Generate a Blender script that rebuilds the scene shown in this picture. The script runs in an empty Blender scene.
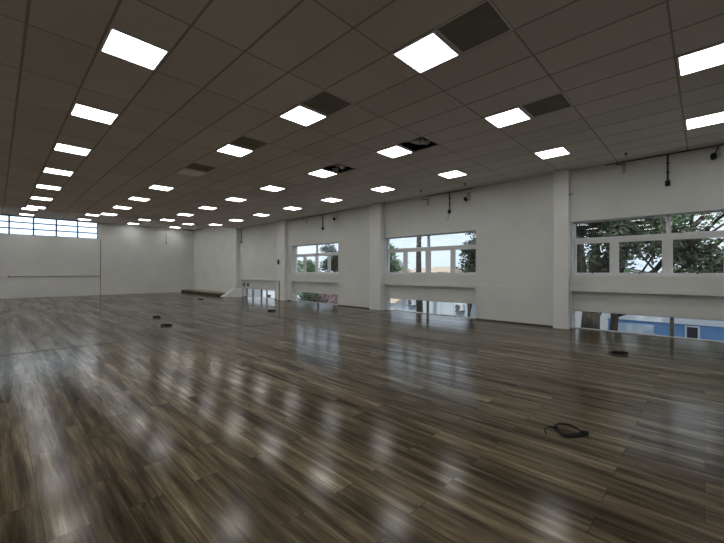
import bpy, bmesh, math, random
from mathutils import Vector, Matrix
C = bpy.context.scene.collection
SC = bpy.context.scene
PI = math.pi
EYE = 1.475
CH = 4.152          # main ceiling height
CH2 = 4.57          # raised ceiling at the far end
X0, Y0 = 1.160, 2.456

# ------------------------------------------------------------------ materials
def mat(name, col, rough=.5, metal=0., spec=.5):
    m = bpy.data.materials.new(name); m.use_nodes = True
    b = m.node_tree.nodes['Principled BSDF']
    b.inputs['Base Color'].default_value = (*col, 1)
    b.inputs['Roughness'].default_value = rough
    b.inputs['Metallic'].default_value = metal
    b.inputs['Specular IOR Level'].default_value = spec
    return m

class G:
    def __init__(s, m):
        s.t = m.node_tree; s.n = s.t.nodes; s.b = s.n.get('Principled BSDF')
    def add(s, typ, **kw):
        n = s.n.new(typ)
        for k, v in kw.items():
            if k.startswith('_'): setattr(n, k[1:], v)
            else: n.inputs[k.replace('__', ' ')].default_value = v
        return n
    def link(s, a, b): s.t.links.new(a, b)
    def math(s, op, a, b=None, c=None):
        n = s.n.new('ShaderNodeMath'); n.operation = op
        for i, v in enumerate((a, b, c)):
            if v is None: continue
            if isinstance(v, (int, float)): n.inputs[i].default_value = v
            else: s.link(v, n.inputs[i])
        return n.outputs[0]
    def mix(s, f, a, b, typ='MIX'):
        n = s.n.new('ShaderNodeMix'); n.data_type = 'RGBA'; n.blend_type = typ
        for sock, v in ((n.inputs[0], f), (n.inputs[6], a), (n.inputs[7], b)):
            if isinstance(v, (int, float)): sock.default_value = v
            elif isinstance(v, tuple): sock.default_value = (*v, 1)
            else: s.link(v, sock)
        return n.outputs[2]
    def ramp(s, f, stops):
        n = s.n.new('ShaderNodeValToRGB'); e = n.color_ramp.elements
        while len(e) < len(stops): e.new(.5)
        for i, (p, c) in enumerate(stops):
            e[i].position = p; e[i].color = (*c, 1) if isinstance(c, tuple) else (c, c, c, 1)
        s.link(f, n.inputs[0]); return n.outputs[0]
    def noise(s, vec, scale, detail=3, rough=.5):
        n = s.add('ShaderNodeTexNoise', Scale=scale, Detail=detail, Roughness=rough)
        s.link(vec, n.inputs['Vector']); return n.outputs['Fac']
    def coords(s, scale=(1, 1, 1)):
        c = s.n.new('ShaderNodeTexCoord'); m = s.n.new('ShaderNodeMapping')
        m.inputs['Scale'].default_value = scale
        s.link(c.outputs['Object'], m.inputs['Vector']); return m.outputs[0], c.outputs['Object']
    def bump(s, h, strength, dist):
        n = s.add('ShaderNodeBump', Strength=strength, Distance=dist)
        s.link(h, n.inputs['Height']); s.link(n.outputs[0], s.b.inputs['Normal'])

def noisy(name, c1, c2, scale=6, rough=.6, spec=.4, bump=.15, dist=.002, stretch=(1, 1, 1)):
    m = mat(name, c1, rough, 0, spec); g = G(m); v, _ = g.coords(stretch)
    f = g.noise(v, scale, 4)
    g.link(g.mix(g.ramp(f, [(.3, 0.), (.7, 1.)]), c1, c2), g.b.inputs['Base Color'])
    if bump: g.bump(g.noise(v, scale * 12, 2), bump, dist)
    return m

M = {}
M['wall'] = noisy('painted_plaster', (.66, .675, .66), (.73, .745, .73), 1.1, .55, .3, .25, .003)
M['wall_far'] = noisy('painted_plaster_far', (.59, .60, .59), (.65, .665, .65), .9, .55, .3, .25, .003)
M['column'] = noisy('painted_column', (.76, .775, .765), (.80, .815, .805), 1.6, .45, .35, .2, .003)
M['white'] = mat('white_aluminium', (.74, .76, .77), .35)
M['steel_blue'] = mat('dark_blue_steel', (.06, .09, .22), .45)
M['black'] = noisy('black_plastic', (.008, .008, .009), (.016, .016, .016), 20, .6, .2, 0)
M['conduit'] = mat('dark_conduit', (.035, .035, .036), .5, 0.)
M['duct'] = noisy('foil_duct', (.75, .76, .76), (.35, .35, .35), 14, .3, .6, .5, .01)
M['duct'].node_tree.nodes['Principled BSDF'].inputs['Metallic'].default_value = .8
M['dark_panel'] = noisy('bare_dark_tile', (.20, .195, .16), (.26, .255, .21), 3, .8, .2, .2, .003)
M['plenum'] = mat('plenum_dark', (.16, .15, .135), .9)
M['offlamp'] = mat('unlit_diffuser', (.92, .91, .88), .35)
M['lampframe'] = mat('lamp_frame_white', (.7, .7, .68), .4)
M['skirt'] = mat('dark_skirting', (.06, .05, .04), .6)
M['joint'] = mat('floor_joint', (.04, .032, .025), .5)
M['wallline'] = mat('grey_pipe', (.20, .20, .19), .5)
M['slab'] = mat('concrete_outside', (.35, .35, .34), .9)
M['sensor'] = mat('sensor_white', (.42, .42, .40), .4)

def emis(name, col, s):
    m = bpy.data.materials.new(name); m.use_nodes = True; t = m.node_tree; t.nodes.clear()
    e = t.nodes.new('ShaderNodeEmission'); e.inputs[0].default_value = (*col, 1); e.inputs[1].default_value = s
    o = t.nodes.new('ShaderNodeOutputMaterial'); t.links.new(e.outputs[0], o.inputs[0]); return m
M['lamp'] = emis('lit_diffuser', (1., .985, .955), 11.0)

def glass(name, tint=(1, 1, 1), refl=.03):
    m = bpy.data.materials.new(name); m.use_nodes = True; t = m.node_tree; t.nodes.clear()
    tr = t.nodes.new('ShaderNodeBsdfTransparent'); tr.inputs[0].default_value = (*tint, 1)
    gl = t.nodes.new('ShaderNodeBsdfGlossy'); gl.inputs['Roughness'].default_value = 0.01
    ge = t.nodes.new('ShaderNodeNewGeometry'); dt = t.nodes.new('ShaderNodeVectorMath'); dt.operation = 'DOT_PRODUCT'
    t.links.new(ge.outputs['Normal'], dt.inputs[0]); t.links.new(ge.outputs['Incoming'], dt.inputs[1])
    def mt(op, a, b=None):
        n = t.nodes.new('ShaderNodeMath'); n.operation = op
        for i, v in enumerate((a, b)):
            if v is None: continue
            if isinstance(v, (int, float)): n.inputs[i].default_value = v
            else: t.links.new(v, n.inputs[i])
        return n.outputs[0]
    co = mt('ABSOLUTE', dt.outputs['Value']); fz = mt('POWER', mt('SUBTRACT', 1., co), 5.)
    fres = mt('ADD', mt('MULTIPLY', fz, .9), refl)      # Schlick, the same from both faces
    mx = t.nodes.new('ShaderNodeMixShader'); o = t.nodes.new('ShaderNodeOutputMaterial')
    t.links.new(fres, mx.inputs[0]); t.links.new(tr.outputs[0], mx.inputs[1])
    t.links.new(gl.outputs[0], mx.inputs[2]); t.links.new(mx.outputs[0], o.inputs[0]); return m
M['glass'] = glass('window_glass', (.96, .98, .98), .028)

# floor: laminate planks running along Y
def floor_mat():
    m = mat('grey_brown_laminate', (.1, .08, .06), .3); g = G(m)
    _, oc = g.coords()
    rot = g.n.new('ShaderNodeMapping'); rot.inputs['Rotation'].default_value = (0, 0, PI/2)
    g.link(oc, rot.inputs['Vector'])
    br = g.add('ShaderNodeTexBrick', Scale=1.0)
    br.inputs['Color1'].default_value = (0, 0, 0, 1); br.inputs['Color2'].default_value = (1, 1, 1, 1)
    br.inputs['Mortar'].default_value = (.5, .5, .5, 1)
    br.inputs['Mortar Size'].default_value = .0022; br.inputs['Mortar Smooth'].default_value = .3
    br.inputs['Brick Width'].default_value = 1.29; br.inputs['Row Height'].default_value = .194
    br.offset = .37
    g.link(rot.outputs[0], br.inputs['Vector'])
    rnd = g.n.new('ShaderNodeSeparateColor'); g.link(br.outputs['Color'], rnd.inputs[0])
    # per plank offset of the grain
    comb = g.n.new('ShaderNodeCombineXYZ')
    g.link(g.math('MULTIPLY', rnd.outputs[0], 37.), comb.inputs[0]); g.link(g.math('MULTIPLY', rnd.outputs[0], 91.), comb.inputs[1])
    va = g.n.new('ShaderNodeVectorMath'); va.operation = 'ADD'
    g.link(oc, va.inputs[0]); g.link(comb.outputs[0], va.inputs[1])
    mp = g.n.new('ShaderNodeMapping'); mp.inputs['Scale'].default_value = (9, .6, 1); g.link(va.outputs[0], mp.inputs[0])
    grain = g.noise(mp.outputs[0], 1.5, 6, .62)
    mp2 = g.n.new('ShaderNodeMapping'); mp2.inputs['Scale'].default_value = (50, 2.2, 1); g.link(va.outputs[0], mp2.inputs[0])
    fine = g.noise(mp2.outputs[0], 1.4, 4, .6)
    base = g.ramp(grain, [(.33, (.030, .023, .014)), (.45, (.076, .060, .036)), (.55, (.132, .107, .066)), (.68, (.215, .18, .118))])
    col = g.mix(g.ramp(fine, [(.35, .55), (.65, 0.)]), base, (.045, .033, .025))
    tone = g.ramp(rnd.outputs[0], [(0., .78), (1., 1.24)])
    col = g.mix(1., col, tone, 'MULTIPLY')
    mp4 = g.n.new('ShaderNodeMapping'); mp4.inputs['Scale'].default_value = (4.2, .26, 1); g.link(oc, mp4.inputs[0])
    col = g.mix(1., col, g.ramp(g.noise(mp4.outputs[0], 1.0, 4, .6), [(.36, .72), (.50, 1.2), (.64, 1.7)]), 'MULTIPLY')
    # worn spots
    v3, _ = g.coords((3.5, 1.2, 1)); knots = g.noise(v3, 1.7, 5, .7)
    col = g.mix(g.ramp(knots, [(.62, 0.), (.80, .5)]), col, (.03, .022, .018))
    col = g.mix(g.math('MULTIPLY', br.outputs['Fac'], .75), col, (.02, .016, .013))
    # satin lacquer: diffuse wood under a glossy coat, the coat worn unevenly along the grain
    t = g.t; out = g.n['Material Output']; g.n.remove(g.b)
    df = g.n.new('ShaderNodeBsdfDiffuse'); g.link(col, df.inputs['Color'])
    gl = g.n.new('ShaderNodeBsdfGlossy')
    rr = g.ramp(g.noise(v3, .8, 3), [(.3, .145), (.7, .185)]); g.link(rr, gl.inputs['Roughness'])
    bp = g.add('ShaderNodeBump', Strength=.05, Distance=.0005)
    g.link(g.math('SUBTRACT', 1., br.outputs['Fac']), bp.inputs['Height'])
    g.link(bp.outputs[0], gl.inputs['Normal']); g.link(bp.outputs[0], df.inputs['Normal'])
    ge = g.n.new('ShaderNodeNewGeometry'); dt = g.n.new('ShaderNodeVectorMath'); dt.operation = 'DOT_PRODUCT'
    g.link(ge.outputs['Normal'], dt.inputs[0]); g.link(ge.outputs['Incoming'], dt.inputs[1])
    fz = g.math('POWER', g.math('SUBTRACT', 1., g.math('ABSOLUTE', dt.outputs['Value'])), 5.)
    fr = g.math('ADD', g.math('MULTIPLY', fz, .74), .029)
    streak = g.ramp(g.noise(mp4.outputs[0], 1.0, 4, .6), [(.36, .80), (.64, 1.2)])
    wear = g.math('MULTIPLY', g.ramp(grain, [(.3, .78), (.7, 1.22)]), g.math('MULTIPLY', g.ramp(rnd.outputs[0], [(0., .9), (1., 1.1)]), streak))
    mx = g.n.new('ShaderNodeMixShader')
    g.link(g.math('MULTIPLY', fr, wear), mx.inputs[0]); g.link(df.outputs[0], mx.inputs[1]); g.link(gl.outputs[0], mx.inputs[2])
    g.link(mx.outputs[0], out.inputs['Surface'])
    return m
M['floor'] = floor_mat()

def ceiling_mat():
    m = mat('mineral_tile_ceiling', (.5, .46, .42), .85, 0, .2); g = G(m)
    _, oc = g.coords(); sp = g.n.new('ShaderNodeSeparateXYZ'); g.link(oc, sp.inputs[0])
    def line(s, off, period, w):
        a = g.math('DIVIDE', g.math('SUBTRACT', s, off), period)
        fr = g.math('FRACT', g.math('ADD', a, 1000.5))
        d = g.math('MULTIPLY', g.math('ABSOLUTE', g.math('SUBTRACT', fr, .5)), period)
        return g.math('LESS_THAN', d, w), d
    lx, dx = line(sp.outputs[0], X0 + .3125, .625, .015)
    ly, dy = line(sp.outputs[1], Y0 + .3125, 1.25, .011)
    L = g.math('MAXIMUM', lx, ly)
    # tile id tone
    ix = g.math('FLOOR', g.math('DIVIDE', g.math('SUBTRACT', sp.outputs[0], X0 + .3125), .625))
    iy = g.math('FLOOR', g.math('DIVIDE', g.math('SUBTRACT', sp.outputs[1], Y0 + .3125), 1.25))
    cb = g.n.new('ShaderNodeCombineXYZ'); g.link(ix, cb.inputs[0]); g.link(iy, cb.inputs[1])
    wn = g.n.new('ShaderNodeTexWhiteNoise'); g.link(cb.outputs[0], wn.inputs['Vector'])
    tone = g.ramp(wn.outputs['Value'], [(0., .92), (1., 1.05)])
    base = g.mix(g.ramp(g.noise(oc, .6, 3), [(.3, 0.), (.7, 1.)]), (.67, .625, .60), (.73, .685, .66))
    col = g.mix(1., base, tone, 'MULTIPLY')
    col = g.mix(L, col, (.38, .35, .33))
    g.link(col, g.b.inputs['Base Color'])
    h = g.math('MINIMUM', g.math('MINIMUM', dx, dy), .02)
    g.bump(h, .6, .3)
    return m
M['ceiling'] = ceiling_mat()

# ------------------------------------------------------------------ mesh helpers
def B(): return bmesh.new()
def box(bm, x0, x1, y0, y1, z0, z1):
    if x0 > x1: x0, x1 = x1, x0
    if y0 > y1: y0, y1 = y1, y0
    v = [bm.verts.new(p) for p in ((x0,y0,z0),(x1,y0,z0),(x1,y1,z0),(x0,y1,z0),(x0,y0,z1),(x1,y0,z1),(x1,y1,z1),(x0,y1,z1))]
    for f in ((0,3,2,1),(4,5,6,7),(0,1,5,4),(1,2,6,5),(2,3,7,6),(3,0,4,7)): bm.faces.new([v[i] for i in f])
def lathe(bm, prof, n=16, mtx=None):
    mtx = mtx or Matrix()
    rings = []
    for r, z in prof:
        rings.append([bm.verts.new(mtx @ Vector((r*math.cos(2*PI*i/n), r*math.sin(2*PI*i/n), z))) for i in range(n)])
    for a, b in zip(rings, rings[1:]):
        for i in range(n): bm.faces.new((a[i], a[(i+1)%n], b[(i+1)%n], b[i]))
    bm.faces.new(rings[0][::-1]); bm.faces.new(rings[-1])
def tube(bm, pts, r, n=7, closed=False):
    pts = [Vector(p) for p in pts]; rings = []; N = len(pts)
    for i, p in enumerate(pts):
        if closed: d = pts[(i+1)%N] - pts[i-1]
        else: d = pts[min(i+1, N-1)] - pts[max(i-1, 0)]
        d.normalize(); up = Vector((0,0,1)) if abs(d.z) < .9 else Vector((1,0,0))
        a = d.cross(up).normalized(); b = a.cross(d)
        rr = r[i] if isinstance(r, (list, tuple)) else r
        rings.append([bm.verts.new(p + a*rr*math.cos(2*PI*k/n) + b*rr*math.sin(2*PI*k/n)) for k in range(n)])
    pairs = list(zip(rings, rings[1:])) + ([(rings[-1], rings[0])] if closed else [])
    for x, y in pairs:
        for k in range(n): bm.faces.new((x[k], x[(k+1)%n], y[(k+1)%n], y[k]))
    if not closed: bm.faces.new(rings[0][::-1]); bm.faces.new(rings[-1])
def obj(name, bm, m, parent=None, smooth=False, bevel=0, label=None):
    me = bpy.data.meshes.new(name); bmesh.ops.recalc_face_normals(bm, faces=bm.faces); bm.to_mesh(me); bm.free()
    me.materials.append(m)
    if smooth:
        for p in me.polygons: p.use_smooth = True
    o = bpy.data.objects.new(name, me); C.objects.link(o)
    if parent: o.parent = parent
    if bevel:
        md = o.modifiers.new('bevel', 'BEVEL'); md.width = bevel; md.segments = 2; md.limit_method = 'ANGLE'
    if label: o['label'] = label
    return o
def tag(o, label, cat, group=None, kind=None):
    o['label'] = label; o['category'] = cat
    if group: o['group'] = group
    if kind: o['kind'] = kind
    return o
def thing(name, label, cat, loc=(0,0,0), rotz=0, group=None):
    o = bpy.data.objects.new(name, None); C.objects.link(o); o.empty_display_size = .1
    o.location = loc; o.rotation_euler = (0,0,rotz); return tag(o, label, cat, group)
def struct(name, bm, m, label, cat, **kw):
    o = obj(name, bm, m, **kw); return tag(o, label, cat, kind='structure')
def dup(root, loc, label, group=None, rotz=None):
    r = root.copy(); C.objects.link(r); r.location = loc; r['label'] = label
    if rotz is not None: r.rotation_euler = (0, 0, rotz)
    if group: r['group'] = group
    for ch in list(root.children):
        c = ch.copy(); C.objects.link(c); c.parent = r
        for gch in ch.children:
            d = gch.copy(); C.objects.link(d); d.parent = c
    return r

# ------------------------------------------------------------------ room shell
XL, YB, YF, WX, TOP = -8.8, -5.2, 27.3, 10.5, 4.85
STEP = 20.6
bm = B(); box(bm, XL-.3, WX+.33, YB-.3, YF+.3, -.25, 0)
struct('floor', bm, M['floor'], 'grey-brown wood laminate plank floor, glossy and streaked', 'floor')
bm = B(); box(bm, XL, WX-.02, 8.83, 8.875, 0, .003)
struct('trim_1', bm, M['joint'], 'thin dark joint strip crossing the laminate floor', 'floor trim')

open_tiles = {(0,1),(1,1),(2,1),(3,1),(0,2),(1,2),(2,2)}     # (row along Y, column along X): half tile beside the lamp
holes = {(1,2),(2,2)}
bm = B()
# main ceiling sheet made of half tiles so that the missing ones are real openings
bx0 = X0 + .3125
nx0 = math.floor((XL - bx0)/.625); nx1 = math.ceil((WX - bx0)/.625)
by0 = Y0 + .3125
ny0 = math.floor((YB - by0)/.625); ny1 = math.ceil((STEP - by0)/.625)
hole_rects = []
for (r, c) in open_tiles:
    cx = X0 + 2.5*c; cy = Y0 + 2.5*r - .625
    hole_rects.append((cx, cy))
for i in range(nx0, nx1):
    xa = max(XL, bx0 + i*.625); xb = min(WX, bx0 + (i+1)*.625)
    for j in range(ny0, ny1):
        ya = max(YB, by0 + j*.625); yb = min(STEP, by0 + (j+1)*.625)
        if xb - xa < 1e-4 or yb - ya < 1e-4: continue
        mx, my = (xa+xb)/2, (ya+yb)/2
        if any(abs(mx-hx) < .1 and abs(my-hy) < .1 for hx, hy in hole_rects): continue
        v = [bm.verts.new(p) for p in ((xa,ya,CH),(xa,yb,CH),(xb,yb,CH),(xb,ya,CH))]; bm.faces.new(v)
bmesh.ops.remove_doubles(bm, verts=bm.verts, dist=1e-4)
ce = struct('ceiling', bm, M['ceiling'], 'suspended ceiling of grey rectangular mineral tiles', 'ceiling')
sm = ce.modifiers.new('thick', 'SOLIDIFY'); sm.thickness = .02; sm.offset = 1 
bm = B(); box(bm, XL, WX, STEP+.02, YF, CH2, CH2+.03)
struct('ceiling', bm, M['ceiling'], 'raised strip of tiled ceiling along the far wall', 'ceiling')
bm = B(); box(bm, XL, WX, STEP, STEP+.02, CH-.005, CH2+.03)
struct('trim_2', bm, M['ceiling'], 'vertical step between lower and raised ceiling', 'ceiling trim')
bm = B(); box(bm, XL-.3, WX+.35, YB-.3, YF+.3, TOP, TOP+.15)
struct('ceiling', bm, M['plenum'], 'dark roof slab seen only through open ceiling tiles', 'roof slab')

# right wall with window bays
SEGS = [(YB-.3, -1.30), (2.50, 5.18), (8.97, 11.62), (15.15, 16.70), (20.50, YF+.3)]
BAYS = [(-1.30, 2.50), (5.18, 8.97), (11.62, 15.15), (16.70, 20.50)]
ZS, ZW, ZL, ZP = 1.395, 2.80, .985, .475
bm = B()
for a, b in SEGS: box(bm, WX, WX+.35, a, b, 0, TOP)
for k, (a, b) in enumerate(BAYS):
    if k < 3:
        box(bm, WX, WX+.35, a, b, ZL, ZS); box(bm, WX, WX+.35, a, b, ZW, TOP)
    else: box(bm, WX, WX+.35, a, b, ZL, TOP)
    box(bm, WX+.13, WX+.35, a, b, ZP, ZL)
box(bm, WX-.27, WX, STEP+.02, YF, 0, CH2-.002)
struct('wall_right', bm, M['wall'], 'white plastered window wall on the right', 'wall')
bm = B()
for a, b in SEGS[:-1]: box(bm, WX-.022, WX, a, b, 0, 1.10)
box(bm, WX-.022, WX, 20.50, STEP, 0, 1.10)
for a, b in BAYS: box(bm, WX-.022, WX, a, b, ZL, 1.10)
struct('trim_3', bm, M['wall'], 'slightly thicker lower band of the window wall', 'wall trim', bevel=.006)
bm = B()
for a, b in SEGS[:-1]: box(bm, WX-.034, WX-.022, a, b, 0, .035)
struct('baseboard_right', bm, M['skirt'], 'thin dark skirting at foot of the window wall', 'baseboard')
# columns
for i, (a, b, fx, lab) in enumerate([(2.53, 2.90, 10.28, 'white column nearest the camera, left of the biggest window'),
                             (8.96, 9.54, 10.28, 'white column between the two middle windows'),
                             (15.50, 16.20, 10.28, 'farthest white column with a dark strip down its edge')]):
    bm = B(); box(bm, fx, WX-.022, a, b, 0, CH)
    o = struct('trim_%d' % (4+i), bm, M['column'], lab, 'column', bevel=.012)
bm = B(); box(bm, 10.255, 10.282, 15.92, 15.965, .01, 1.02)
struct('trim_7', bm, M['conduit'], 'dark cable duct on lower edge of the farthest column', 'cable duct')

# far wall with high window band
WXL, WXR, FZ0, FZ1 = -5.6, 4.44, 3.52, CH2-.01
bm = B()
box(bm, XL-.3, WX+.35, YF, YF+.3, 0, FZ0); box(bm, XL-.3, WXL, YF, YF+.3, FZ0, FZ1); box(bm, WXR, WX+.35, YF, YF+.3, FZ0, FZ1)
box(bm, XL-.3, WX+.35, YF, YF+.3, FZ1, TOP)
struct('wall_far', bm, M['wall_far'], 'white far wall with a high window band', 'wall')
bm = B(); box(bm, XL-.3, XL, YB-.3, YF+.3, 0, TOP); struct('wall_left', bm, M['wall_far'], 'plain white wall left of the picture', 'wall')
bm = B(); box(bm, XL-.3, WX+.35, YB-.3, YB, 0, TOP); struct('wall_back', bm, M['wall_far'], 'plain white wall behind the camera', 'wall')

def empty_struct(name, label, cat):
    o = bpy.data.objects.new(name, None); C.objects.link(o); o.empty_display_size = .1
    tag(o, label, cat, kind='structure'); return o
# far window
w = empty_struct('window_1', 'high strip window of small panes at top of far wall', 'window'); w.location = (0, YF, 0)
bm = B(); xs = [4.44 - .985*k for k in range(11)]
box(bm, WXL, WXR, .1, .15, FZ0, FZ0+.03); box(bm, WXL, WXR, .1, .15, FZ1-.05, FZ1)
for x in xs: box(bm, max(WXL, x-.034), min(WXR, x+.034), .09, .16, FZ0, FZ1)
for q in (1, 2):
    z = FZ0 + (FZ1-FZ0)*q/3; box(bm, WXL, WXR, .11, .14, z-.032, z+.032)
obj('window_frame', bm, M['steel_blue'], w)
for a, b in zip(xs[1:], xs):
    bm = B(); box(bm, max(a, WXL)+.034, b-.034, .122, .128, FZ0+.03, FZ1-.05); obj('pane', bm, M['glass'], w)

# upper windows: frame, four lower sashes, two fixed transom lights
def upper_window(name, a, b, label):
    w = empty_struct(name, label, 'window'); w.location = (WX+.2, a, 0)
    L = b - a; f = .03; k = L/3.79; zt0, zt1 = 2.255, 2.375; t0, t1 = 0, .06
    mid = L/2
    bm = B()
    box(bm, t0, t1, 0, L, ZS, ZS+.045); box(bm, t0, t1, 0, L, ZW-.03, ZW)
    box(bm, t0, t1, 0, f, ZS, ZW); box(bm, t0, t1, L-f, L, ZS, ZW)
    box(bm, t0-.004, t1+.004, f, L-f, zt0, zt1)
    box(bm, t0, t1, .87*k, .97*k, ZS+.045, zt0); box(bm, t0, t1, 2.86*k, 2.97*k, ZS+.045, zt0)
    box(bm, t0-.006, t1+.006, mid-.075, mid+.075, ZS+.045, zt0)
    box(bm, t0-.004, t1+.004, mid-.045, mid+.045, zt1, ZW-.03)
    obj('window_frame', bm, M['white'], w, bevel=.006)
    for (y0, y1) in ((.04*k, .88*k), (.96*k, 1.87*k), (1.96*k, 2.87*k), (2.96*k, L-.005)):
        bm = B(); s = .05 ; d0, d1 = -.008, .04
        lo, hi = ZS+.045, zt0
        box(bm, d0, d1, y0, y1, lo, lo+.03); box(bm, d0, d1, y0, y1, hi-.03, hi)
        box(bm, d0, d1, y0, y0+s, lo+.03, hi-.03); box(bm, d0, d1, y1-s, y1, lo+.03, hi-.03)
        sh = obj('sash', bm, M['white'], w, bevel=.004)
        bm = B(); box(bm, .012, .018, y0+s, y1-s, lo+.03, hi-.03); obj('pane', bm, M['glass'], sh)
        bm = B(); ym = (y0+y1)/2; box(bm, -.035, -.008, ym-.012, ym+.012, lo+.004, lo+.03); box(bm, -.035, -.026, ym-.05, ym+.012, lo+.03, lo+.042)
        obj('latch', bm, M['conduit'], sh, label='small dark latch')
    for y0, y1 in ((f, mid-.045), (mid+.045, L-f)):
        bm = B(); box(bm, .022, .028, y0, y1, zt1, ZW-.03); obj('pane', bm, M['glass'], w)
    return w
upper_window('window_2', *BAYS[0], 'large white framed window nearest the camera, cut by right picture edge')
upper_window('window_3', *BAYS[1], 'white framed window between the two nearer columns')
upper_window('window_4', *BAYS[2], 'farthest white framed window, smallest in view')

def low_window(name, a, b, posts, label, fx=.2):
    w = empty_struct(name, label, 'window'); w.location = (WX+fx, a, 0); L = b - a
    bm = B(); box(bm, 0, .05, 0, L, 0.001, .022); box(bm, 0, .05, 0, L, ZP-.02, ZP)
    box(bm, 0, .05, 0, .02, .022, ZP-.02); box(bm, 0, .05, L-.02, L, .022, ZP-.02)
    obj('window_frame', bm, M['white'], w)
    e = [.02] + [p - a for p in posts] + [L-.02]
    for p in posts:
        bm = B(); box(bm, -.005, .055, p-a-.035, p-a+.035, .022, ZP-.02); obj('post', bm, M['post'], w, label='brown-grey upright post')
    for i in range(len(e)-1):
        y0 = e[i] + (.035 if i else 0); y1 = e[i+1] - (.035 if i < len(e)-2 else 0)
        bm = B(); box(bm, .022, .028, y0, y1, .022, ZP-.02); obj('pane', bm, M['glass'], w)
M['post'] = noisy('taupe_post', (.17, .15, .125), (.22, .20, .17), 5, .5, .4, 0)
low_window('window_5', *BAYS[0], [.54], 'floor-level strip glazing nearest the camera, blue house behind')
low_window('window_6', *BAYS[1], [7.11], 'floor-level strip glazing under the window between the nearer columns')
low_window('window_7', *BAYS[2], [13.3], 'floor-level strip glazing under the farthest framed window')
low_window('window_8', *BAYS[3], [17.9, 18.5, 19.47, 20.2], 'farthest floor-level strip glazing with no window above')

# pipes / lines on the far wall
bm = B(); box(bm, 4.55, 4.585, YF-.03, YF, 0, 3.5); struct('trim_8', bm, M['wallline'], 'thin vertical grey pipe on far wall', 'wall pipe')
bm = B(); box(bm, .46, 4.55, YF-.035, YF, 1.18, 1.215); box(bm, .46, .52, YF-.04, YF, 1.14, 1.24)
struct('trim_9', bm, M['wallline'], 'long horizontal grey pipe low on far wall', 'wall pipe')

# ------------------------------------------------------------------ ceiling lamps
def lamp_proto(lit=True, z=CH):
    t = thing('ceiling_light', 'lamp', 'ceiling light', (X0, Y0, z))
    bm = B(); o, i = .301, .276
    box(bm, -o, o, -o, -i, -.014, 0); box(bm, -o, o, i, o, -.014, 0); box(bm, -o, -i, -i, i, -.014, 0); box(bm, i, o, -i, i, -.014, 0)
    obj('frame', bm, M['lampframe'], t)
    bm = B(); box(bm, -i, i, -i, i, -.010, -.002); obj('diffuser', bm, M['lamp' if lit else 'offlamp'], t)
    return t
ordn = ['nearest', 'second', 'third', 'fourth', 'fifth', 'sixth', 'seventh', 'eighth', 'ninth']
colname = ['leftmost row', 'second row from left', 'third row from left', 'row by window wall']
firstrow = [1, 0, -1, -1]
extra = {(0,1): ', beside the largest dark tile', (1,1): ', beside a dark tile', (2,1): ', beside a small dark tile',
         (0,2): ', beside a dark grey tile', (1,2): ', beside an open tile showing foil duct', (2,2): ', beside an opening with a dome fixture'}
proto = None
for c in range(-3, 4):
    for r in range(-2, 8):
        if c >= 0 and (r < firstrow[c]):
            lab = 'unseen lit square ceiling panel added to light the room'; grp = 'unseen added ceiling panels'  # panels out of view, added for the light they give
        elif c < 0:
            if r % 1: continue
            lab = 'unseen lit square ceiling panel added to light the room'; grp = 'unseen added ceiling panels'  # columns left of the view, added to light the room
        else:
            n = r - firstrow[c]
            lab = 'lit ceiling panel, %s in %s%s' % (ordn[n], colname[c], extra.get((r, c), ''))
            grp = 'square ceiling light panels'
        loc = (X0 + 2.5*c, Y0 + 2.5*r, CH)
        if (r, c) == (3, 1):
            o = lamp_proto(False); o.location = loc
            tag(o, 'unlit pale square ceiling panel beside a dark brown tile', 'ceiling light', 'square ceiling light panels'); continue
        if proto is None:
            proto = lamp_proto(); proto.location = loc; proto['label'] = lab; proto['group'] = grp
        else: dup(proto, loc, lab, grp)
for c in range(-3, 4):
    for k, y in enumerate((21.5, 24.0, 26.48)):
        if c < 0 or k == 0: lab = 'unseen lit square ceiling panel added to light the room'; grp = 'unseen added ceiling panels'  # first row hidden by the step, others out of view; added for light
        else:
            lab = 'lit panel in raised far ceiling, %s, %s' % (['', 'half hidden', 'by far wall'][k], colname[c]); grp = 'square ceiling light panels'
        dup(proto, (X0 + 2.5*c, y, CH2), lab, grp)

# dark tiles and openings
dlab = {(0,1): 'largest dark bare tile beside the nearest bright panel', (1,1): 'dark bare tile in second row, next lamp beyond the largest one',
        (2,1): 'small dark bare tile at third lamp of the second row', (3,1): 'dark brown bare tile beside the unlit panel', (0,2): 'dark grey bare tile in third row beside its second lamp'}
dp = None
for (r, c), lab in dlab.items():
    loc = (X0+2.5*c, Y0+2.5*r-.625, CH)
    if dp is None:
        dp = thing('ceiling_tile', lab, 'ceiling tile', loc, 0, 'dark bare ceiling tiles')
        bm = B(); box(bm, -.29, .29, -.29, .29, .004, .02); obj('tile_panel', bm, M['dark_panel'], dp)
        bm = B()
        for s in (-1, 1): box(bm, s*.29, s*.3125, -.3125, .3125, 0, .03); box(bm, -.29, .29, s*.29, s*.3125, 0, .03)
        obj('tile_frame', bm, M['ceiling_bar'] if 'ceiling_bar' in M else M['lampframe'], dp)
    else: dup(dp, loc, lab)
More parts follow.
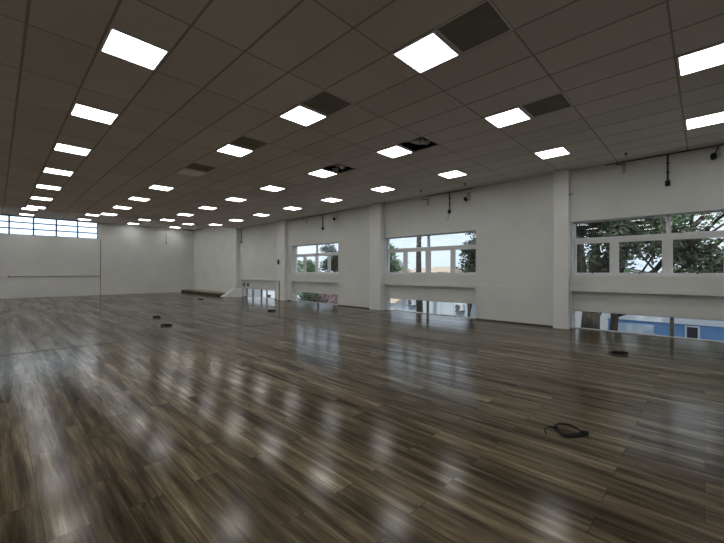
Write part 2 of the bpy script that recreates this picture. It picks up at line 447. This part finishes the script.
for (r, c), lab in {(1,2): 'crumpled foil duct showing in the open tile of third row', (2,2): 'foil duct piece showing above the small dome fixture'}.items():
    t = thing('foil_duct', lab, 'duct', (X0+2.5*c, Y0+2.5*r-.625, CH+.02), 0)
    rr = random.Random(r*7+c)
    bm = B(); pts = []; rad = []
    for k in range(26):
        u = k/25; pts.append((-.27+.5*u, .12*math.sin(u*5+r), .085+.03*math.sin(u*9))); rad.append(.085 + (.012 if k % 2 else -.008) + rr.uniform(-.008, .008))
    tube(bm, pts, rad, 12); obj('duct_hose', bm, M['duct'], t, smooth=False)
    bm = B(); tube(bm, [(-.2,-.25,.05),(-.05,-.2,.02),(.1,-.22,.06),(.27,-.15,.1)], .012); obj('cable', bm, M['black'], t, smooth=True)
# dome fixture
t = thing('dome_camera', 'small pale dome fixture on the ceiling beside the third row lamp', 'camera', (X0+5.0+.02, Y0+5.0-.50, CH))
bm = B(); lathe(bm, [(.001,-.10),(.03,-.097),(.055,-.08),(.068,-.05),(.07,-.03),(.085,-.028),(.085,.03),(.001,.03)], 20); obj('dome', bm, M['sensor'], t, smooth=True)
bm = B(); lathe(bm, [(.001,-.106),(.02,-.104),(.03,-.095),(.001,-.09)], 14); obj('lens', bm, M['black'], t, smooth=True)

# sprinkler heads / sensors hanging from ceiling
def sprinkler(x, y, lab, m):
    t = thing('sprinkler_head', lab, 'sprinkler', (x, y, CH))
    bm = B(); lathe(bm, [(.001,-.012),(.035,-.010),(.036,0),(.001,0)], 14); obj('rosette', bm, m, t, smooth=True)
    bm = B(); lathe(bm, [(.010,-.012),(.010,-.05),(.022,-.052),(.022,-.058),(.001,-.058)], 10); obj('nozzle', bm, m, t, smooth=True)
def ray_at_z(u, v, z):
    f = 354.36; cyw, syw = math.cos(.80181), math.sin(.80181)
    a, b = (u-362)/f, (271.5-v)/f - 0.0
    fw = Vector((syw, cyw, .0016)); rt = Vector((cyw, -syw, .0019)); up = Vector((0, 0, 1))
    d = fw + rt*a + up*b; k = (z-EYE)/d.z; return d*k
sprinkler(9.82, 1.27, 'black sprinkler head on ceiling above the nearest window', M['black'])
sprinkler(9.83, 5.2, 'black sprinkler head on ceiling above the right half of middle window', M['black'])
sprinkler(9.68, 6.69, 'black sprinkler head on ceiling above left half of middle window', M['black'])
sprinkler(6.38, 8.99, 'tiny white sprinkler head in the middle of the ceiling', M['sensor'])

# wall conduit drops
def drop(y, z0, lab, wx=WX, tail=False):
    t = thing('conduit_drop', lab, 'conduit', (wx, y, z0), 0, 'dark conduit drops')
    bm = B(); tube(bm, [(-.025, 0, .1), (-.025, 0, CH-z0-.036)], .019, 8); obj('conduit', bm, M['conduit'], t, smooth=True)
    bm = B(); box(bm, -.065, -.002, -.045, .045, 0, .115); obj('outlet_box', bm, M['black'], t, bevel=.006)
    for z in (.3, .5):
        bm = B(); box(bm, -.03, 0, -.035, .035, z, z+.02); obj('clip', bm, M['conduit'], t)
    if tail:
        bm = B(); tube(bm, [(-.04,0,.0),(-.04,.02,-.05),(-.04,.09,-.13),(-.04,.12,-.22),(-.04,.05,-.25),(-.04,.03,-.15),(-.04,0,-.04)], .007); obj('cable', bm, M['sensor'], t, smooth=True, label='loose pale cable')
drop(.60, 3.42, 'dark conduit drop with black box above the nearest window')
drop(6.10, 3.43, 'dark conduit drop with loose cable above the middle window', tail=True)
drop(12.66, 3.42, 'dark conduit drop with black box above the farthest window')
drop(20.42, 3.24, 'dark conduit drop beside the far protruding wall corner')
def shadow_gap(y0, y1, lab):  # thin dark tube drawn for the shadow gap where wall meets ceiling
    bm = B(); tube(bm, [(WX-.022, y0, CH-.022), (WX-.022, y1, CH-.022)], .011, 8)
    tag(obj('shadow_gap_run', bm, M['conduit'], smooth=True), lab, 'conduit')
shadow_gap(-1.5, 1.75, 'dark strip for the shadow gap along wall top above the nearest window')
shadow_gap(5.25, 7.0, 'dark strip for the shadow gap along wall top above the middle window')
shadow_gap(11.6, 15.1, 'dark strip for the shadow gap along wall top above the farthest window')
def bracket(y, z, lab, cam=True, pale=True):
    t = thing('wall_camera' if cam else 'wall_bracket', lab, 'camera' if cam else 'bracket', (WX, y, z))
    bm = B(); box(bm, -.012, 0, -.04, .04, 0, .24); box(bm, -.10, -.012, -.015, .015, .18, .21)
    obj('bracket_plate', bm, M['sensor'], t, bevel=.003)
    if cam:
        bm = B(); mt = Matrix.Translation((-.12, .07, .02)) @ Matrix.Rotation(-1.1, 4, 'Y')
        lathe(bm, [(.001,-.07),(.04,-.068),(.05,-.05),(.05,.05),(.035,.062),(.001,.064)], 14, mt); obj('camera_body', bm, M['black'], t, smooth=True)
        bm = B(); tube(bm, [(-.10,0,.195),(-.115,.03,.13),(-.12,.06,.06)], .012); obj('arm', bm, M['conduit'], t, smooth=True)
    else:
        bm = B(); tube(bm, [(-.10,0,.195),(-.15,.05,.2),(-.2,.13,.2)], .012); obj('arm', bm, M['conduit'], t, smooth=True)
bracket(-.2, 3.88, 'black round camera on pale bracket at right picture edge')
bracket(1.40, 3.86, 'pale empty bracket left of the nearest conduit drop', cam=False)
bracket(5.40, 3.78, 'black camera on bracket right of the middle conduit drop')
bracket(6.95, 3.80, 'pale empty bracket left of the middle conduit drop', cam=False)
bracket(11.7, 3.80, 'small dark camera above right end of the farthest window')
bracket(13.9, 3.80, 'pale empty bracket above left end of the farthest window', cam=False)
# small boxes
def wallbox(x, y, z, sx, sy, sz, lab, name='switch_box', cat='switch box', m='black'):
    t = thing(name, lab, cat, (x, y, z)); bm = B(); box(bm, -sx, 0, -sy/2, sy/2, 0, sz); obj('housing', bm, M[m], t, bevel=.004)
    bm = B(); box(bm, -sx-.006, -sx, -sy*.3, sy*.3, sz*.3, sz*.7); obj('cover', bm, M['conduit'], t)
wallbox(10.28, 16.0, 1.87, .04, .14, .24, 'small black box on front of the farthest column')
wallbox(10.63, 19.85, .62, .05, .14, .16, 'right black socket on wall above farthest strip glazing', 'wall_socket', 'socket')
wallbox(10.63, 20.35, .62, .05, .10, .16, 'left black socket on wall above farthest strip glazing', 'wall_socket', 'socket')
t = thing('wall_hook', 'tiny dark hook on right side of the nearest column', 'hook', (10.36, 2.53, 3.50))
bm = B(); tube(bm, [(0,0,0),(0,-.06,0),(0,-.085,.03)], .009); obj('hook', bm, M['conduit'], t, smooth=True)
bm = B(); box(bm, -.02,.02,-.006,0,-.02,.02); obj('base_plate', bm, M['conduit'], t)
t = thing('hanging_cable', 'thin cable hanging on far wall left of the corner', 'cable', (8.34, YF, 3.42))
bm = B(); tube(bm, [(0,-.015,1.14),(0,-.015,.6),(.01,-.015,.1)], .010); obj('cord', bm, M['wallline'], t, smooth=True)
bm = B(); box(bm, -.03,.05,-.04,0,0,.1); obj('connector', bm, M['wallline'], t)

# ------------------------------------------------------------------ platform and ramp
M['tan'] = noisy('tan_board', (.27, .23, .17), (.33, .28, .21), 3, .5, .4, 0, stretch=(6, .6, 1))
M['darkwood'] = noisy('dark_wood_edge', (.035, .025, .016), (.06, .042, .028), 8, .6, .3, 0)
t = thing('low_platform', 'long low wooden platform against the wall in the far corner', 'platform', (9.33, 20.98, 0))
bm = B(); box(bm, .02, .89, .02, 6.30, 0, .15); obj('base', bm, M['darkwood'], t)
bm = B(); box(bm, 0, .89, 0, 6.31, .15, .185); obj('top_board', bm, M['tan'], t, bevel=.005)
bm = B()
near = [(-.10,.85,0), (.74,0,0), (.74,0,.56), (.42,.30,.46)]
off = Vector((.16,.62,0))
v = [bm.verts.new(p) for p in near] + [bm.verts.new(Vector(p)+off) for p in near]
for f in ((0,1,2,3), (4,7,6,5), (0,4,5,1), (1,5,6,2), (2,6,7,3), (3,7,4,0)): bm.faces.new([v[i] for i in f])
t = thing('ramp', 'white sloping wedge panel at near end of the wooden platform', 'ramp', (9.33, 19.5, 0))
obj('slope_panel', bm, M['white'], t)
bm = B(); box(bm, .745, .765, -.01, .5, 0, .5); obj('edge_strip', bm, M['wallline'], t)

# ------------------------------------------------------------------ cables on floor
def loop_pts(ax, ay, ph, z, sq=0., n=40, jit=0., seed=1):
    R = random.Random(seed); out = []
    k1, k2 = R.uniform(0, 6), R.uniform(0, 6)
    for i in range(n):
        a = 2*PI*i/n; r = 1 + jit*math.sin(2*a+k1) + jit*.6*math.sin(3*a+k2)
        r *= 1/(abs(math.cos(a))**1.4 + abs(math.sin(a))**1.4)**(1/1.4) if sq else 1
        x, y = ax*r*math.cos(a), ay*r*math.sin(a)
        out.append((x*math.cos(ph)-y*math.sin(ph), x*math.sin(ph)+y*math.cos(ph), z + .007*math.sin(3*a+k1) + .007))
    return out
def coil(x, y, ax, ay, ph, lab, strands=3, rad=.009, hgt=.0, seed=0, tail=True, knot=True, rz=0):
    t = thing('cable_coil', lab, 'cable', (x, y, 0), rz, 'black cable bundles on the floor')
    for s in range(strands):
        bm = B(); tube(bm, loop_pts(ax*(1-.07*s), ay*(1-.09*s), ph+.05*s, rad*.9+s*rad*1.0+hgt, 1, jit=.05, seed=seed*9+s), rad, 7, True)
        obj('strand', bm, M['black'], t, smooth=True)
    c, s_ = math.cos(ph), math.sin(ph)
    if tail:
        bm = B(); pts = [(-ax*.85, 0), (-ax*1.15, .02), (-ax*1.45, .01), (-ax*1.6, -.05)]
        tube(bm, [(a*c-b*s_, a*s_+b*c, rad*1.1+z) for (a, b), z in zip(pts, (.012, .02, .008, 0))], rad*.8); obj('cable_end', bm, M['black'], t, smooth=True)
    if knot:
        bm = B(); m_ = Matrix.Translation((ax*.92*c, ax*.92*s_, .028)) @ Matrix.Rotation(ph, 4, 'Z') @ Matrix.Rotation(PI/2, 4, 'Y')
        lathe(bm, [(.001,-.045),(.02,-.043),(.026,-.02),(.022,0),(.026,.02),(.02,.043),(.001,.045)], 10, m_); obj('plug', bm, M['black'], t, smooth=True)
ph = math.atan2(-.23, .02)
def poly_coil(x, y, pts, lab, strands, rad, tail, plug):
    t = thing('cable_coil', lab, 'cable', (x, y, 0), 0, 'black cable bundles on the floor')
    for s in range(strands):
        q = []
        n = len(pts)
        for i in range(n):
            for k in range(6):          # Catmull-Rom through the corner points
                p0, p1, p2, p3 = (Vector(pts[(i+j-1) % n]) for j in range(4)); u = k/6
                v_ = .5*((2*p1) + (p2-p0)*u + (2*p0-5*p1+4*p2-p3)*u*u + (3*p1-p0-3*p2+p3)*u**3)
                sc = 1 - .08*s
                q.append((v_.x*sc, v_.y*sc, max(rad, v_.z + rad + s*rad*.9)))
        bm = B(); tube(bm, q, rad, 7, True); obj('strand', bm, M['black'], t, smooth=True)
    bm = B(); tube(bm, [(a_, b_, c_+rad) for a_, b_, c_ in tail], rad*.9); obj('cable_end', bm, M['black'], t, smooth=True)
    bm = B(); m_ = Matrix.Translation((plug[0], plug[1], .024)) @ Matrix.Rotation(plug[2], 4, 'Z') @ Matrix.Rotation(PI/2, 4, 'Y')
    lathe(bm, [(.001,-.035),(.017,-.033),(.022,-.015),(.018,0),(.022,.015),(.017,.033),(.001,.035)], 10, m_); obj('plug', bm, M['black'], t, smooth=True)
poly_coil(3.68, .90, [(.05,.13,.012),(.125,.02,.012),(.03,-.11,.004),(-.13,-.01,.0),(-.07,.08,.0)], 'black cable loop lying closest to the camera', 3, .0075,
          [(-.03,.09,.012),(-.08,.15,.03),(-.14,.17,.012),(-.19,.14,0)], (.035, -.115, -1.2))
coil(7.84, 1.12, .11, .045, math.atan2(-.21, .10), 'flat black cable bundle near the nearest window', 4, .010, seed=2)
def bundle(x, y, L, lab, seed, h=.05, ph=-.75):
    coil(x, y, L/2, .05, ph, lab, 3, h/4.2, seed=seed, tail=False)
bundle(3.58, 12.67, .20, 'small black cable bundle, left of middle, farther of the near pair', 3)
bundle(3.22, 10.53, .26, 'small black cable bundle, left of middle, nearer of the pair', 4)
bundle(7.57, 19.3, .24, 'tiny black cable bundle in front of the wooden platform', 5, .045)
bundle(7.22, 11.75, .27, 'small black cable bundle in front of the farthest column', 6)

# ------------------------------------------------------------------ outside
GZ = -4.0
M['ground'] = noisy('asphalt', (.16, .165, .17), (.22, .22, .215), 1.5, .9, .2, 0)
bm = B(); box(bm, -60, 140, -90, 200, GZ-.3, GZ); struct('floor', bm, M['ground'], 'asphalt yard outside below the windows', 'ground')
bm = B(); box(bm, XL-.3, WX+.33, YB-.3, YF+.3, GZ, -.25); struct('trim_10', bm, M['slab'], 'storey below the room', 'building base')
M['bluewall'] = noisy('blue_paint', (.17, .33, .60), (.19, .36, .63), 2, .7, .3, 0)
M['palewall'] = noisy('pale_blue_white_paint', (.72, .79, .88), (.76, .82, .9), 2, .6, .3, 0)
M['cream'] = noisy('cream_paint', (.70, .58, .40), (.76, .64, .46), 2, .7, .3, 0)
M['redroof'] = noisy('clay_roof', (.38, .17, .10), (.46, .22, .14), 4, .8, .2, 0)
M['fascia'] = mat('white_fascia', (.8, .83, .88), .5)
M['greydark'] = mat('dark_window_glass', (.05, .05, .055), .15)
M['garage'] = noisy('grey_shutter', (.46, .55, .64), (.5, .59, .68), 2, .6, .3, 0)
BX = 22.
t = thing('blue_house', 'blue house with white fascia and small window outside nearest strip glazing', 'house', (BX, 0, GZ))
bm = B(); box(bm, 0, 7, -9, 3.6, 0, 3.12); obj('wall', bm, M['bluewall'], t)
bm = B(); box(bm, -.1, 7.3, -9.2, 3.7, 3.12, 3.44); obj('fascia', bm, M['fascia'], t)
bm = B(); box(bm, -.03, .02, 1.75, 3.45, 0, 2.95); obj('garage_door', bm, M['garage'], t)
fr = B(); box(fr, -.05, .02, .16, .66, 2.35, 3.06); wf = obj('window', fr, M['fascia'], t)
bm = B(); box(bm, -.07, -.03, .23, .59, 2.42, 3.0); obj('pane', bm, M['greydark'], wf)
# white workshop behind middle bay
t = thing('white_workshop', 'pale blue-white panelled workshop wall outside middle strip glazing', 'building', (17.5, 8.0, GZ))
bm = B(); box(bm, 0, 5, 0, 5.5, 0, 4.6-.2); obj('wall', bm, M['palewall'], t)
bm = B()
for k in range(7): y = .3+k*.8; box(bm, -.02, .01, y-.015, y+.015, 0, 4.4)
obj('panel_joint', bm, M['garage'], t)
bm = B(); box(bm, -.2, 5.2, -.2, 5.7, 4.4, 4.5); obj('roof', bm, M['fascia'], t)
ac = None
for (y, z, lab) in ((9.48, GZ+3.42, 'outdoor air conditioner unit at right end of the white workshop'), (12.65, GZ+3.5, 'outdoor air conditioner unit left on the white workshop, behind trunk')):
    if ac is None:
        ac = thing('air_conditioner', lab, 'air conditioner', (17.5, y, z), 0, 'outdoor air conditioners')
        bm = B(); box(bm, -.26, -.04, -.26, .26, 0, .36); obj('casing', bm, M['fascia'], ac, bevel=.02)
        bm = B()
        for r in (.13, .09, .05): tube(bm, [(-.27, .06+r*math.cos(2*PI*k/20), .18+r*math.sin(2*PI*k/20)) for k in range(20)], .014, 5, True)
        obj('fan_grille', bm, M['conduit'], ac)
        bm = B(); box(bm, -.25, -.022, -.22, -.18, -.06, 0); box(bm, -.25, -.022, .18, .22, -.06, 0); obj('bracket', bm, M['conduit'], ac)
    else: dup(ac, (17.5, y, z), lab)
# distant houses
def house(x, y, sx, sy, h, wallm, roofm, lab, z=GZ):
    t = thing('house', lab, 'house', (x, y, z))
    bm = B(); box(bm, 0, sx, 0, sy, 0, h); obj('wall', bm, wallm, t)
    bm = B(); P = [(-.4,-.4,h),(sx+.4,-.4,h),(sx+.4,sy+.4,h),(-.4,sy+.4,h),(sx/2,-.4,h+1.6),(sx/2,sy+.4,h+1.6)]
    v = [bm.verts.new(p) for p in P]
    for f in ((0,1,2,3),(0,4,1),(3,2,5),(0,3,5,4),(1,4,5,2)): bm.faces.new([v[i] for i in f])
    obj('roof', bm, roofm, t)
    for k in range(3):
        y0 = sy*(k+.5)/3-.5
        bm = B(); box(bm, -.05, .02, y0, y0+1.0, h-2.2, h-1.0); obj('window', bm, M['greydark'], t)
        bm = B(); x0 = sx*(k+.5)/3-.5; box(bm, x0, x0+1, -.05, .02, h-2.2, h-1.0); obj('window', bm, M['greydark'], t)
M['paleroof'] = noisy('pale_clay_roof', (.50, .40, .32), (.58, .47, .38), 4, .8, .2, 0)
house(70, 41, 6, 5, 5.2, M['cream'], M['paleroof'], 'cream house with pale roof far outside the middle window')
house(74, 49, 7, 6, 4.9, M['fascia'], M['paleroof'], 'white house with pale roof far outside, left of the cream one')
house(80, 62, 8, 9, 4.7, M['fascia'], M['paleroof'], 'white house with pale roof farthest out, behind the bare trunk')
house(24, 33, 7, 8, 3.6, M['fascia'], M['redroof'], 'white house with red roof outside the farthest strip glazing')
house(26, 21, 7, 6, 2.6, M['fascia'], M['paleroof'], 'low white shed with pale roof outside the farthest window')

# trees
def leafmat(name, a, b):
    m = mat(name, a, .6, 0, .3); g = G(m); v, _ = g.coords()
    g.link(g.mix(g.ramp(g.noise(v, 2.5, 3), [(.35, 0.), (.65, 1.)]), a, b), g.b.inputs['Base Color']); return m
M['leaf_dark'] = leafmat('dark_leaves', (.040, .052, .036), (.115, .135, .080))
M['leaf_green'] = leafmat('green_leaves', (.09, .15, .08), (.22, .31, .16))
M['leaf_pink'] = leafmat('pink_blossom', (.26, .13, .14), (.42, .35, .33))
M['bark'] = noisy('bark', (.055, .045, .037), (.11, .09, .075), 5, .9, .2, .4, .02, (3, 3, .6))
def tree(x, y, trunk_h, blobs, leaf, n, size, lab, tr=.2, seed=1, lean=(0,0)):
    R = random.Random(seed)
    t = thing('tree', lab, 'tree', (x, y, GZ))
    bm = B(); top = Vector((lean[0], lean[1], trunk_h))
    pts = [Vector((0,0,0)).lerp(top, k/6) + Vector((R.uniform(-.06,.06), R.uniform(-.06,.06), 0)) for k in range(7)]
    tube(bm, pts, [tr*(1.25-.6*k/6) for k in range(7)], 10)
    for (bx, by, bz, br) in blobs:
        e = Vector((bx, by, bz)); s = pts[4] if R.random() < .5 else pts[5]
        mid = s.lerp(e, .5) + Vector((R.uniform(-.2,.2), R.uniform(-.2,.2), .1))
        tube(bm, [s, mid, e], [tr*.42, tr*.28, tr*.1], 6)
        for q in range(5):
            d = Vector((R.gauss(0,1), R.gauss(0,1), R.gauss(0,.8))).normalized()*br*.8
            tube(bm, [mid.lerp(e, R.uniform(.2, 1)), e+d*.5+Vector((0,0,.05)), e+d], [tr*.12, tr*.08, tr*.03], 4)
    obj('trunk', bm, M['bark'], t, smooth=True)
    verts = []; faces = []; tot = sum(b[3]**2 for b in blobs)
    for (bx, by, bz, br) in blobs:
        # leaves sit in small sprays
        k = max(1, int(n*br**2/tot/9))
        for _ in range(k):
            d = Vector((R.gauss(0,1), R.gauss(0,1), R.gauss(0,1))).normalized()
            c0 = Vector((bx,by,bz)) + Vector((d.x, d.y, d.z*.75))*br*(R.random()**.45)
            for _ in range(9):
                c = c0 + Vector((R.gauss(0,.16), R.gauss(0,.16), R.gauss(0,.11)))
                a = Vector((R.gauss(0,1), R.gauss(0,1), R.gauss(0,.6))).normalized(); b = a.cross(Vector((R.gauss(0,1), R.gauss(0,1), R.gauss(0,1)))).normalized()
                s = size*R.uniform(.6, 1.3); i = len(verts)
                verts += [c - a*s, c + b*s*.42, c + a*s, c - b*s*.42]; faces.append((i, i+1, i+2, i+3))
    me = bpy.data.meshes.new('foliage'); me.from_pydata([tuple(v) for v in verts], [], faces); me.materials.append(leaf)
    o = bpy.data.objects.new('foliage', me); C.objects.link(o); o.parent = t
    return t
def blobs(R, n, cx, cy, cz, rx, ry, rz, r0, r1):
    out = []
    for _ in range(n):
        out.append((cx+R.uniform(-rx,rx), cy+R.uniform(-ry,ry), cz+R.uniform(-rz,rz), R.uniform(r0,r1)))
    return out
R = random.Random(4)
# z here is above GZ; eye level is 5.475
tree(15.2, 3.0, 5.2, blobs(R, 11, .3, .0, 7.0, 1.6, 1.2, 1.2, .5, .95), M['leaf_dark'], 6500, .10, 'thick dark tree outside left half of the nearest window', .36, 11)
tree(18.2, 2.9, 5.4, blobs(R, 14, .2, -3.0, 7.3, 1.3, 2.6, 1.7, .6, 1.1), M['leaf_dark'], 8500, .11, 'thin-trunked spreading tree outside right half of the nearest window', .17, 12, (0, -.25))
tree(33, 1.5, 6, blobs(R, 12, 0, 0, 7.6, 2.2, 5, 2.2, 1.4, 2.0), M['leaf_green'], 8000, .2, 'broad tree behind the blue house', .25, 13)
tree(14.8, 7.5*14.8/10.7-.1, 7.6, [(.1,.35,8.4,.5),(.2,-.4,8.7,.5)], M['leaf_green'], 250, .08, 'bare tree trunk standing in left half of the middle window', .17, 14, (.0, .05))
tree(15.6, 8.0, 5.0, blobs(R, 13, .0, -.25, 6.0, .6, .45, .75, .4, .6) + [(0,-.3,7.5,.45)], M['leaf_dark'], 5500, .09, 'dark bushy tree in the rightmost pane of the middle window', .08, 15)
tree(16, 16*.83, 5.4, blobs(R, 10, 0, .2, 6.1, .5, .5, .9, .4, .6), M['leaf_green'], 4500, .09, 'light green tree in the leftmost pane of the middle window', .10, 16)
tree(19.8, 19.8*1.13, 5.4, blobs(R, 11, 0, 0, 6.4, .8, .9, 1.0, .4, .75), M['leaf_dark'], 4500, .11, 'dark tree outside right half of the farthest window', .12, 17)
tree(21, 21*1.30, 5.0, blobs(R, 11, 0, 0, 5.5, 1.3, 1.6, .6, .4, .7), M['leaf_green'], 3500, .12, 'green tree outside left half of the farthest window', .12, 18)
for x_, q, c_, lab in ((16.5, 1.36, 'leaf_green', 'round green shrub outside left part of the second farthest strip glazing'), (16.0, 1.25, 'leaf_dark', 'dark shrub outside the post of the second farthest strip glazing'), (16.5, 1.15, 'leaf_pink', 'pink flowering shrub outside right part of the second farthest strip glazing')):
    tree(x_, x_*q, 2.4, blobs(R, 7, 0, 0, 3.3, .7, .7, .5, .4, .6), M[c_], 2200, .09, lab, .06, int(q*100))
tree(55, 36, 4.4, blobs(R, 10, 0, 0, 4.0, 2.5, 3, .6, 1.0, 1.4), M['leaf_green'], 3000, .25, 'low green tree in front of the cream house', .2, 19)

# ------------------------------------------------------------------ world
W = bpy.data.worlds.new('sky'); SC.world = W; W.use_nodes = True
nt = W.node_tree; nt.nodes.clear()
tc = nt.nodes.new('ShaderNodeTexCoord'); mp = nt.nodes.new('ShaderNodeMapping'); mp.inputs['Scale'].default_value = (1, 1, 3)
no = nt.nodes.new('ShaderNodeTexNoise'); no.inputs['Scale'].default_value = 2.2; no.inputs['Detail'].default_value = 6
rp = nt.nodes.new('ShaderNodeValToRGB'); e = rp.color_ramp.elements
e[0].position = .35; e[0].color = (.66, .80, 1., 1); e[1].position = .6; e[1].color = (.84, .92, 1., 1)
bg = nt.nodes.new('ShaderNodeBackground'); bg.inputs[1].default_value = 1.38; ow = nt.nodes.new('ShaderNodeOutputWorld')
nt.links.new(tc.outputs['Generated'], mp.inputs[0]); nt.links.new(mp.outputs[0], no.inputs[0]); nt.links.new(no.outputs[0], rp.inputs[0])
dp_ = nt.nodes.new('ShaderNodeVectorMath'); dp_.operation = 'DOT_PRODUCT'; dp_.inputs[1].default_value = (.03, .985, .17)
nt.links.new(tc.outputs['Generated'], dp_.inputs[0])
def wm(op, a, b):
    n = nt.nodes.new('ShaderNodeMath'); n.operation = op
    for i, v in enumerate((a, b)):
        if isinstance(v, (int, float)): n.inputs[i].default_value = v
        else: nt.links.new(v, n.inputs[i])
    return n.outputs[0]
glow = wm('ADD', wm('MULTIPLY', wm('POWER', wm('MAXIMUM', dp_.outputs['Value'], 0.), 9.), .9), 1.2)   # brighter overcast towards the north
nt.links.new(glow, bg.inputs[1])
nt.links.new(rp.outputs[0], bg.inputs[0]); nt.links.new(bg.outputs[0], ow.inputs[0])

sl = bpy.data.lights.new('sun', 'SUN'); sl.energy = 2.2; sl.angle = .03; sl.color = (1., .95, .87)
so = bpy.data.objects.new('sun', sl); C.objects.link(so); so.rotation_euler = Vector((.62, .18, -.80)).to_track_quat('-Z', 'Y').to_euler()
# ------------------------------------------------------------------ camera
cd = bpy.data.cameras.new('camera'); cam = bpy.data.objects.new('camera', cd); C.objects.link(cam)
yaw, pitch, roll = .80181, .0016335, .0018863
fw = Vector((math.sin(yaw)*math.cos(pitch), math.cos(yaw)*math.cos(pitch), math.sin(pitch)))
rt = Vector((math.cos(yaw), -math.sin(yaw), 0)); up = rt.cross(fw)
r2 = rt*math.cos(roll) + up*math.sin(roll); u2 = -rt*math.sin(roll) + up*math.cos(roll)
mw = Matrix.Identity(4)
for i in range(3): mw[i][0] = r2[i]; mw[i][1] = u2[i]; mw[i][2] = -fw[i]
mw[2][3] = EYE; cam.matrix_world = mw
cd.sensor_width = 36; cd.lens = 36*354.36/724; cd.clip_start = .05; cd.clip_end = 500
SC.camera = cam
SC.view_settings.view_transform = 'Standard'; SC.view_settings.look = 'None'
SC.view_settings.gamma = 1; SC.view_settings.use_curve_mapping = False; SC.view_settings.exposure = 0.0
